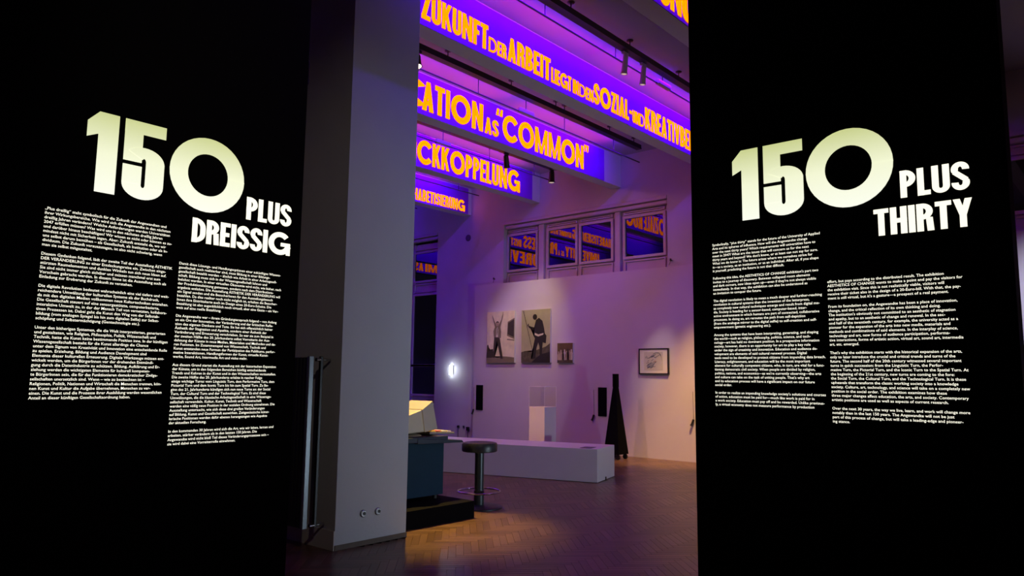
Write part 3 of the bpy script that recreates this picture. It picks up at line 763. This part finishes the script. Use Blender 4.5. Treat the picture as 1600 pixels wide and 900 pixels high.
def poly_part(name, parent, pts, m, layer, w, h, th=.0015):
    """flat printed shape on a picture; pts in 0..1 picture coordinates (x to the right, y up)"""
    n = len(pts); x = -layer*.0012
    fr = [(x-th, w/2-p[0]*w, p[1]*h) for p in pts]; bk = [(x, w/2-p[0]*w, p[1]*h) for p in pts]
    bm = bmesh.new(); a = [bm.verts.new(v) for v in fr]; b = [bm.verts.new(v) for v in bk]
    bm.faces.new(a); 
    for i in range(n): bm.faces.new((a[i], b[i], b[(i+1)%n], a[(i+1)%n]))
    bmesh.ops.triangulate(bm, faces=[f for f in bm.faces if len(f.verts) > 4]); bmesh.ops.recalc_face_normals(bm, faces=bm.faces)
    me = bpy.data.meshes.new(name); bm.to_mesh(me); bm.free(); me.materials.append(m); return link(name, me, parent)
def circle(cx, cy, r, asp, n=14): return [(cx+r*math.cos(2*PI*i/n), cy+r*asp*math.sin(2*PI*i/n)) for i in range(n)]
def canvas(y0, y1, z0, z1, m, label, depth=.05):
    w, h = y1-y0, z1-z0
    e = empty('framed_picture', (XD-depth, (y0+y1)/2, z0))
    MB().box(0, depth, -w/2, w/2, 0, h).obj('stretcher', M_white, e)
    MB().box(-.003, 0, -w/2, w/2, 0, h).obj('print', m, e)
    tag(e, label, 'picture', 'pictures on the display wall'); return e, w, h
sep = lambda n, c, ns=6, k=.15: mat(n, c, .7, noise=k, nscale=ns)
M_sepia = sep('print_sepia_light', (.86, .77, .50)); M_sep_d = sep('print_sepia_dark', (.055, .045, .028)); M_sep_m = sep('print_sepia_mid', (.24, .20, .12)); M_sep_s = sep('print_skin_tone', (.45, .34, .2))
M_green = sep('print_green_light', (.46, .45, .24), 3, .12); M_grn_d = sep('print_green_dark', (.022, .020, .014)); M_grn_m = sep('print_green_mid', (.10, .09, .045), 12, .5); M_white_print = sep('print_white', (.75, .7, .5))
e, w_, h_ = canvas(11.385, 12.265, 1.91, 3.13, M_sepia, 'sepia photograph of a person in a suit with both arms raised')
PP = lambda nm, pts, m, l: poly_part(nm, e, pts, m, l-.0+2.6, w_, h_)
PP('printed_ground', [(0,0),(1,0),(1,.10),(.72,.12),(.4,.10),(.12,.13),(0,.12)], M_sep_m, 1)
PP('printed_screen', [(.74,.52),(1,.45),(1,.86),(.76,.79)], M_sep_m, 1)
PP('printed_screen_frame', [(.76,.55),(.98,.49),(.98,.83),(.78,.765)], M_sep_d, 2)
PP('printed_table', [(.74,.44),(1,.42),(1,.44),(.74,.46)], M_sep_m, 1)
PP('printed_bystander', [(0,.1),(.02,.34),(.06,.36),(.09,.30),(.08,.22),(.14,.26),(.24,.27),(.26,.12),(.2,.1)], M_sep_d, 2)
PP('printed_trousers', [(.28,.52),(.47,.52),(.50,.42),(.58,.16),(.60,.08),(.52,.08),(.42,.34),(.38,.42),(.33,.30),(.30,.10),(.24,.10),(.26,.30)], M_sep_d, 3)
PP('printed_jacket', [(.27,.50),(.25,.62),(.30,.70),(.35,.735),(.45,.735),(.50,.70),(.53,.60),(.52,.48)], M_sep_m, 4)
PP('printed_shirt', [(.35,.50),(.36,.66),(.40,.70),(.43,.64),(.42,.50)], M_white_print, 5)
PP('printed_tie', [(.38,.55),(.385,.66),(.405,.68),(.41,.60),(.39,.53)], M_sep_d, 6)
PP('printed_arm', [(.30,.70),(.24,.83),(.215,.88),(.235,.89),(.28,.82),(.36,.735)], M_sep_m, 5)
PP('printed_arm', [(.44,.735),(.50,.69),(.55,.80),(.585,.88),(.60,.94),(.575,.94),(.535,.84)], M_sep_m, 5)
PP('printed_hand', [(.205,.88),(.20,.92),(.215,.93),(.235,.89)], M_sep_s, 6); PP('printed_hand', [(.575,.93),(.585,.985),(.60,.985),(.605,.93)], M_sep_s, 6)
PP('printed_head', circle(.395,.755,.055,.86), M_sep_s, 6); PP('printed_hair', [(.34,.76),(.345,.795),(.395,.812),(.445,.795),(.45,.76),(.42,.785),(.37,.785)], M_sep_d, 7)
e, w_, h_ = canvas(10.325, 11.17, 1.905, 3.12, M_green, 'olive photograph of a standing figure with a long staff')
PP('printed_ground', [(0,0),(1,0),(1,.36),(.86,.30),(.55,.24),(.32,.20),(.12,.22),(0,.20)], M_grn_m, 1)
PP('printed_rock', [(.35,0),(1,0),(1,.2),(.7,.16),(.5,.08)], M_grn_d, 2)
PP('printed_staff', [(.06,.99),(.075,.99),(.42,.20),(.405,.20)], M_grn_d, 3)
PP('printed_legs', [(.48,.45),(.46,.30),(.40,.10),(.34,.07),(.50,.08),(.54,.28),(.60,.38),(.64,.30),(.66,.12),(.72,.12),(.73,.30),(.76,.45)], M_grn_d, 3)
PP('printed_coat', [(.44,.50),(.47,.66),(.30,.69),(.24,.72),(.26,.67),(.42,.60),(.50,.70),(.52,.80),(.62,.84),(.74,.78),(.79,.66),(.82,.56),(.80,.38),(.66,.40),(.52,.42)], M_grn_d, 4)
PP('printed_bag', [(.76,.38),(.86,.36),(.88,.50),(.80,.56)], M_grn_d, 5)
PP('printed_belt', [(.48,.56),(.60,.53),(.78,.55),(.77,.52),(.60,.49),(.48,.52)], M_white_print, 5)
PP('printed_head', circle(.48,.86,.075,.72), M_grn_d, 5); PP('printed_cuff', [(.21,.70),(.24,.74),(.27,.73),(.26,.68)], M_grn_m, 5)
M_brown = sep('print_brown', (.16, .115, .035), 5, .25); M_brown_l = sep('print_brown_light', (.55, .45, .28))
e, w_, h_ = canvas(9.70, 10.12, 1.90, 2.335, M_brown, 'small brown photograph of a group of people in pale clothes')
for x, t, m in ((.10,.58,M_brown_l),(.24,.66,M_brown_l),(.38,.62,M_sep_d),(.48,.68,M_white_print),(.60,.60,M_brown_l),(.70,.70,M_sep_d),(.80,.62,M_brown_l),(.92,.68,M_white_print)):
    PP('printed_figure', [(x-.07,.14),(x-.08,t-.18),(x-.04,t-.12),(x-.035,t),(x+.035,t),(x+.04,t-.12),(x+.08,t-.18),(x+.07,.14)], m, 1)
PP('printed_ground', [(0,0),(1,0),(1,.14),(0,.14)], M_grn_m, 2)
# framed drawing
w_, h_ = .68, .52
e = empty('framed_drawing', (XD-.03, 7.705, 1.66))
M_mat = mat('passepartout', (.80, .74, .60), .8); M_sheet = sep('drawing_sheet', (.66, .60, .44), 6, .06); M_char = sep('charcoal', (.10, .11, .13), 20, .4)
mb = MB(); t = .022
mb.box(-.012, .03, -w_/2, w_/2, 0, t).box(-.012, .03, -w_/2, w_/2, h_-t, h_).box(-.012, .03, -w_/2, -w_/2+t, t, h_-t).box(-.012, .03, w_/2-t, w_/2, t, h_-t).obj('frame', M_rail, e)
MB().box(.0, .01, -w_/2+t, w_/2-t, t, h_-t).obj('passepartout', M_mat, e)
PP('drawing_sheet', [(.18,.16),(.81,.16),(.81,.86),(.18,.86)], M_sheet, -1.6)
rnd = random.Random(3)
for k in range(26):   # charcoal strokes of the drawing
    cx, cy = .24+.34*rnd.random(), .24+.50*rnd.random(); L_ = .05+.10*rnd.random(); a = math.radians(25+25*rnd.random()); th = .006
    dx, dy = L_*math.cos(a), L_*math.sin(a); PP('charcoal_stroke', [(cx-dx/2,cy-dy/2),(cx+dx/2,cy+dy/2),(cx+dx/2-th,cy+dy/2+2*th),(cx-dx/2-th,cy-dy/2+2*th)], M_char, -.4+.02*k)
def ribbon(pts, th):
    up = [(x, y+th) for x, y in pts]; return pts + up[::-1]
PP('charcoal_outline', ribbon([(.36,.62),(.44,.70),(.52,.66),(.58,.62),(.50,.58),(.44,.56),(.38,.58)][:4], .022), M_char, 0.4)
PP('charcoal_outline', ribbon([(.48,.76),(.58,.82),(.68,.81),(.74,.74),(.77,.62),(.78,.50)], .02), M_char, .5)
PP('charcoal_outline', ribbon([(.54,.64),(.62,.67),(.70,.74)], .016), M_char, .6)
PP('charcoal_patch', [(.28,.26),(.40,.24),(.50,.30),(.52,.42),(.42,.46),(.30,.40)], sep('charcoal_soft', (.33,.32,.29), 18, .4), -.9)
PP('red_accent', [(.545,.48),(.57,.48),(.57,.52),(.545,.52)], mat('red_chalk', (.5,.12,.06)), .7)
tag(e, 'framed charcoal drawing on cream paper hanging by the right light box', 'drawing')
# black text boards with listening pieces
for (y0, y1, lab) in ((12.41, 12.625, 'narrow black board near the left end of the display wall'), (8.85, 9.06, 'narrow black board beside the black pyramid')):
    o = MB().box(XD-.02, XD, y0, y1, .78, 1.38).obj('text_board', M_platform, bevel=.003); tag(o, lab, 'board', 'narrow black boards on the display wall')
def earpiece(y, z, lab):
    e = empty('listening_piece', (XD-.03, y, z))
    mb = MB().tube((0,.02,-.05), (0,-.02,.05), .02, 12).tube((0,.02,-.05), (-.012,.028,-.07), .026, 12); mb.obj('handset', M_rail, e, smooth=True)
    MB().tube((.02,-.012,.05), (.02,-.005,.58), .003, 6).obj('cord', M_rod, e)
    tag(e, lab, 'handset', 'small black listening handsets on the display wall')
earpiece(12.71, .745, 'small black handset hanging left of the left narrow board')
earpiece(9.18, .75, 'small black handset hanging left of the board by the pyramid')
earpiece(6.87, .755, 'small black handset hanging at the edge of the right light box')
# pier between windows
e = empty('wall_lamp', (XW, 13.64, 1.74))
MB().box(-.03, 0, -.06, .06, -.11, .11).obj('back_plate', M_greymetal, e, bevel=.005)
MB().box(-.07, -.03, -.03, .03, -.12, .12).obj('glowing_tube', M_lampwhite, e, bevel=.015)
tag(e, 'small glaring white wall lamp between tall window and display wall', 'lamp')
l = bpy.data.lights.new('wall_lamp_light', 'POINT'); l.energy = 2.5; l.color = (.8,.88,1); l.shadow_soft_size = .06
lo = link('wall_lamp_light', l); lo.location = (XW-.22, 13.55, 1.74)
for y, z, lab, plug in ((13.35,.34,'left of the three sockets on the purple pier, with a black plug',1), (13.17,.345,'middle one of the three sockets on the purple pier, empty',0), (13.01,.32,'right of the three sockets on the purple pier, with a larger black plug',2)):
    e = empty('power_socket', (XW, y, z)); MB().box(-.012, 0, -.035, .035, -.035, .035).obj('cover_plate', M_greymetal, e, bevel=.005)
    if plug:
        MB().box(-.05, -.012, -.022*plug, .022*plug, -.03*plug, .03).obj('plug', M_rail, e, bevel=.006); MB().tube((-.03,0,-.03), (-.015,.0,-z+.01), .006, 6).obj('cable', M_rail, e)
    else: MB().tube((-.014,0,0), (-.011,0,0), .018, 12).obj('socket_insert', M_rail, e)
    tag(e, lab, 'socket', 'sockets on the pier')
e = empty('wall_vent', (XW, 13.14, 5.09))
mb = MB().lathe([(.085,0),(.085,.012),(.06,.02)], 28); mb.v = [(-c, a, b) for a, b, c in mb.v]; mb.obj('vent_ring', M_rod, e, smooth=True)
mb = MB().lathe([(.055,0),(.05,.014)], 24); mb.v = [(-c, a, b) for a, b, c in mb.v]; mb.obj('vent_grille', M_rail, e, smooth=True); tag(e, 'small round vent high on the purple pier', 'vent')
for y, lab in ((12.2, 'small black hook left of the four-pane window'), (7.36, 'small black hook right of the four-pane window')):
    e = empty('wall_hook', (XW, y, 3.96)); MB().tube((0,0,0), (-.05,0,-.01), .012, 8).tube((-.05,0,-.02), (-.05,0,.03), .018, 8).obj('hook', M_rail, e); MB().tube((-.03,0,0), (-.01,.06,-.09), .004, 6).obj('wire', M_rail, e)
    tag(e, lab, 'hook', 'small hooks beside the window')

# ================================================================== EXHIBITS ON THE FLOOR
# long low plinth
ang = math.atan2(.315, .949)
e = empty('plinth', (9.50, 6.53, 0), 0)
ax = Vector((.958, .287, 0)); ay = Vector((-.287, .958, 0)); c0 = Vector((0,0,0))
P = lambda a, b, z: tuple(ax*a + ay*b + Vector((0,0,z)))
PLN = 4.2; PWD = .90; PH = .50
MB().hexa([P(0,0,.006), P(PWD,0,.006), P(PWD,PLN,.006), P(0,PLN,.006), P(0,0,PH), P(PWD,0,PH), P(PWD,PLN,PH), P(0,PLN,PH)]).obj('plinth_body', M_white, e, bevel=.004)
MB().hexa([P(.06,.12,PH), P(.32,.12,PH), P(.32,.30,PH), P(.06,.30,PH), P(.06,.12,PH+.004), P(.32,.12,PH+.004), P(.32,.30,PH+.004), P(.06,.30,PH+.004)]).obj('caption_plate', M_rod, e)
MB().hexa([P(.40,-.012,.0), P(.43,-.012,.0), P(.43,0,.0), P(.40,0,.0), P(.40,-.012,.05), P(.43,-.012,.05), P(.43,0,.05), P(.40,0,.05)]).obj('cable_outlet', M_rail, e)
tag(e, 'long low white plinth lying across the hall floor', 'plinth')
# pedestal with clear cover
e = empty('pedestal', (10.62, 8.44, 0))
MB().box(0, .34, 0, .36, .0, 1.03).obj('pedestal_body', M_white, e, bevel=.003)
MB().box(.0, .34, 0, .36, 1.031, 1.040).obj('pedestal_top', M_paper, e)
tag(e, 'narrow white pedestal standing behind the low plinth', 'pedestal')
g = empty('display_cover', (10.62, 8.44, 1.041))
t = .006
for nm, b in (('cover_side', (0,.34,0,t)), ('cover_side', (0,.34,.36-t,.36)), ('cover_side', (0,t,t,.36-t)), ('cover_side', (.34-t,.34,t,.36-t))):
    MB().box(*b, 0, .36).obj(nm, M_acryl, g)
MB().box(0,.34,0,.36,.36,.366).obj('cover_top', M_acryl, g)
M_edge = mat('acrylic_edge', (.8,.75,.75), .3)
for a, b in (((0,0,.363),(.34,0,.363)), ((0,0,.363),(0,.36,.363)), ((0,.36,.363),(.34,.36,.363)), ((.34,0,.363),(.34,.36,.363)), ((0,0,0),(0,0,.363)), ((.34,0,0),(.34,0,.363)), ((0,.36,0),(0,.36,.363))):
    MB().tube(a, b, .0035, 6).obj('cover_edge', M_edge, g)
tag(g, 'clear acrylic cover on top of the white pedestal', 'cover')
# black pyramid on castors
e = empty('pyramid_column', (12.62, 8.23, 0))
wb, wt, H0, H1, H2 = .178, .042, .10, 1.40, 1.66
MB().hexa([(-wb,-wb,H0),(wb,-wb,H0),(wb,wb,H0),(-wb,wb,H0),(-wt,-wt,H1),(wt,-wt,H1),(wt,wt,H1),(-wt,wt,H1)]).obj('pyramid_body', M_platform, e, bevel=.004)
MB().box(-wt-.004,wt+.004,-wt-.004,wt+.004,H1,H2).obj('top_block', M_platform, e, bevel=.003)
for sx in (-1,1):
    for sy in (-1,1):
        MB().tube((sx*.13-.015, sy*.13, .05), (sx*.13+.015, sy*.13, .05), .05, 14).obj('castor', M_rail, e, smooth=True)
tag(e, 'tall slim black pyramid standing at the display wall', 'pyramid')
# stool
e = empty('bar_stool', (6.72, 6.345, 0))
MB().lathe([(.285,.0),(.285,.012),(.27,.020),(.10,.034),(.06,.036)], 48).obj('base_disc', M_darkmetal, e, smooth=True)
MB().lathe([(.062,.034),(.062,.20),(.056,.205),(.056,.645),(.075,.65),(.075,.665)], 28).obj('column', M_colgreen, e, smooth=True)
ring = MB().torus((0,0,.19), .255, .011).obj('foot_ring', M_chrome, e, smooth=True)
for k in range(3):
    a = 2*PI*k/3+.5; MB().tube((.05*math.cos(a),.05*math.sin(a),.16), (.25*math.cos(a),.25*math.sin(a),.19), .008, 8).obj('ring_spoke', M_chrome, ring)
MB().lathe([(.15,.658),(.205,.662),(.215,.672),(.217,.70),(.217,.745),(.205,.768),(.18,.774),(.08,.772),(.001,.772)], 48).obj('seat', M_vinyl, e, smooth=True)
tag(e, 'round black bar stool with a chrome foot ring beside the desk', 'stool')
# platform, desk, monitor
pf = MB().box(5.03, 6.20, 5.92, 7.40, 0, .185).obj('platform', M_platform, bevel=.004); tag(pf, 'low black platform carrying the old computer desk', 'platform')
e = empty('computer_desk', (5.10, 6.30, .186))
MB().box(0, .975, 0, .70, .045, .64).obj('cabinet', M_blueCab, e, bevel=.006)
for x in (.06, .90):
    for y in (.06, .62): MB().tube((x,y,0), (x,y,.046), .028, 14).obj('castor', M_rail, e)
MB().box(-.03, 1.0, -.04, .74, .642, .70).obj('desk_top', M_desk, e, bevel=.006)
MB().hexa([(.53,-.05,.628),(1.25,-.05,.612),(1.25,.60,.612),(.53,.60,.628),(.53,-.05,.690),(1.22,-.05,.640),(1.22,.60,.640),(.53,.60,.690)]).obj('keyboard_shelf', M_desk, e, bevel=.006)
tag(e, 'dark blue metal computer desk standing on the black platform', 'desk')
e = empty('computer_keyboard', (5.94, 6.40, .900))
MB().hexa([(0,0,0),(.40,0,-.012),(.40,.44,-.012),(0,.44,0),(0,0,.03),(.40,0,.008),(.40,.44,.008),(0,.44,.03)]).obj('keyboard_case', M_beige2, e, bevel=.004)
for i, c in enumerate(((.8,.55,.02),(.6,.06,.03),(.75,.7,.5),(.75,.7,.5))):
    for j in range(7):
        x = .05+i*.085; z = .030-.022*(x/.40)
        MB().box(x, x+.065, .03+j*.057, .03+j*.057+.047, z, z+.012).obj('key', mat('key_%d' % min(i, 2), c, .5), e)
tag(e, 'keyboard with coloured keys on the shelf of the desk', 'keyboard')
e = empty('crt_monitor', (5.44, 6.30, .89))
D = .38
def prism(pts, y0, y1, y0b=None):
    n = len(pts); mb = MB(); mb.add([(x, y0, z) for x, z in pts]+[(x, y1, z) for x, z in pts], [tuple(range(n)), tuple(range(2*n-1, n-1, -1))] + [(i, n+i, n+(i+1)%n, (i+1)%n) for i in range(n)]); return mb
# tilted bezel block and tapered rear housing
prism([(.335,.045),(.530,.078),(.445,.395),(.285,.300)], 0, D).obj('bezel', M_beige, e, bevel=.008)
MB().hexa([(.05,.06,.03),(.345,.01,.05),(.345,D-.01,.05),(.05,D-.06,.03),(.02,.06,.205),(.295,.01,.298),(.295,D-.01,.298),(.02,D-.06,.205)]).obj('rear_housing', M_beige, e, bevel=.01)
MB().hexa([(.526,.04,.11),(.532,.04,.11),(.532,D-.04,.11),(.526,D-.04,.11),(.452,.04,.365),(.460,.04,.365),(.460,D-.04,.365),(.452,D-.04,.365)]).obj('screen', M_screen, e)
MB().lathe([(.15,.0),(.14,.012),(.07,.03),(.07,.06)], 28, (.26,.19,0)).obj('swivel_foot', M_beige2, e, smooth=True)
tag(e, 'beige tube monitor tilted back on the desk', 'monitor')
e = empty('desk_lamp', (5.50, 6.62, .89))
MB().lathe([(.07,0),(.07,.02),(.02,.03)], 24, (-.10,.10,0)).obj('lamp_base', M_rail, e, smooth=True)
MB().tube((-.10,.10,.02), (-.10,.10,.60), .012, 8).tube((-.10,.10,.60), (.14,.0,.66), .012, 8).obj('lamp_arm', M_rail, e)
MB().tube((.14,0,.56), (.14,0,.68), .045, 18, .03).obj('lamp_head', M_rail, e, smooth=True)
MB().hexa([(.10,-.05,.42),(.21,-.05,.42),(.21,.05,.42),(.10,.05,.42),(.12,-.05,.54),(.235,-.05,.54),(.235,.05,.54),(.12,.05,.54)]).obj('paper_shade', M_paper, e)
tag(e, 'small black lamp with a pale shade above the monitor', 'lamp')
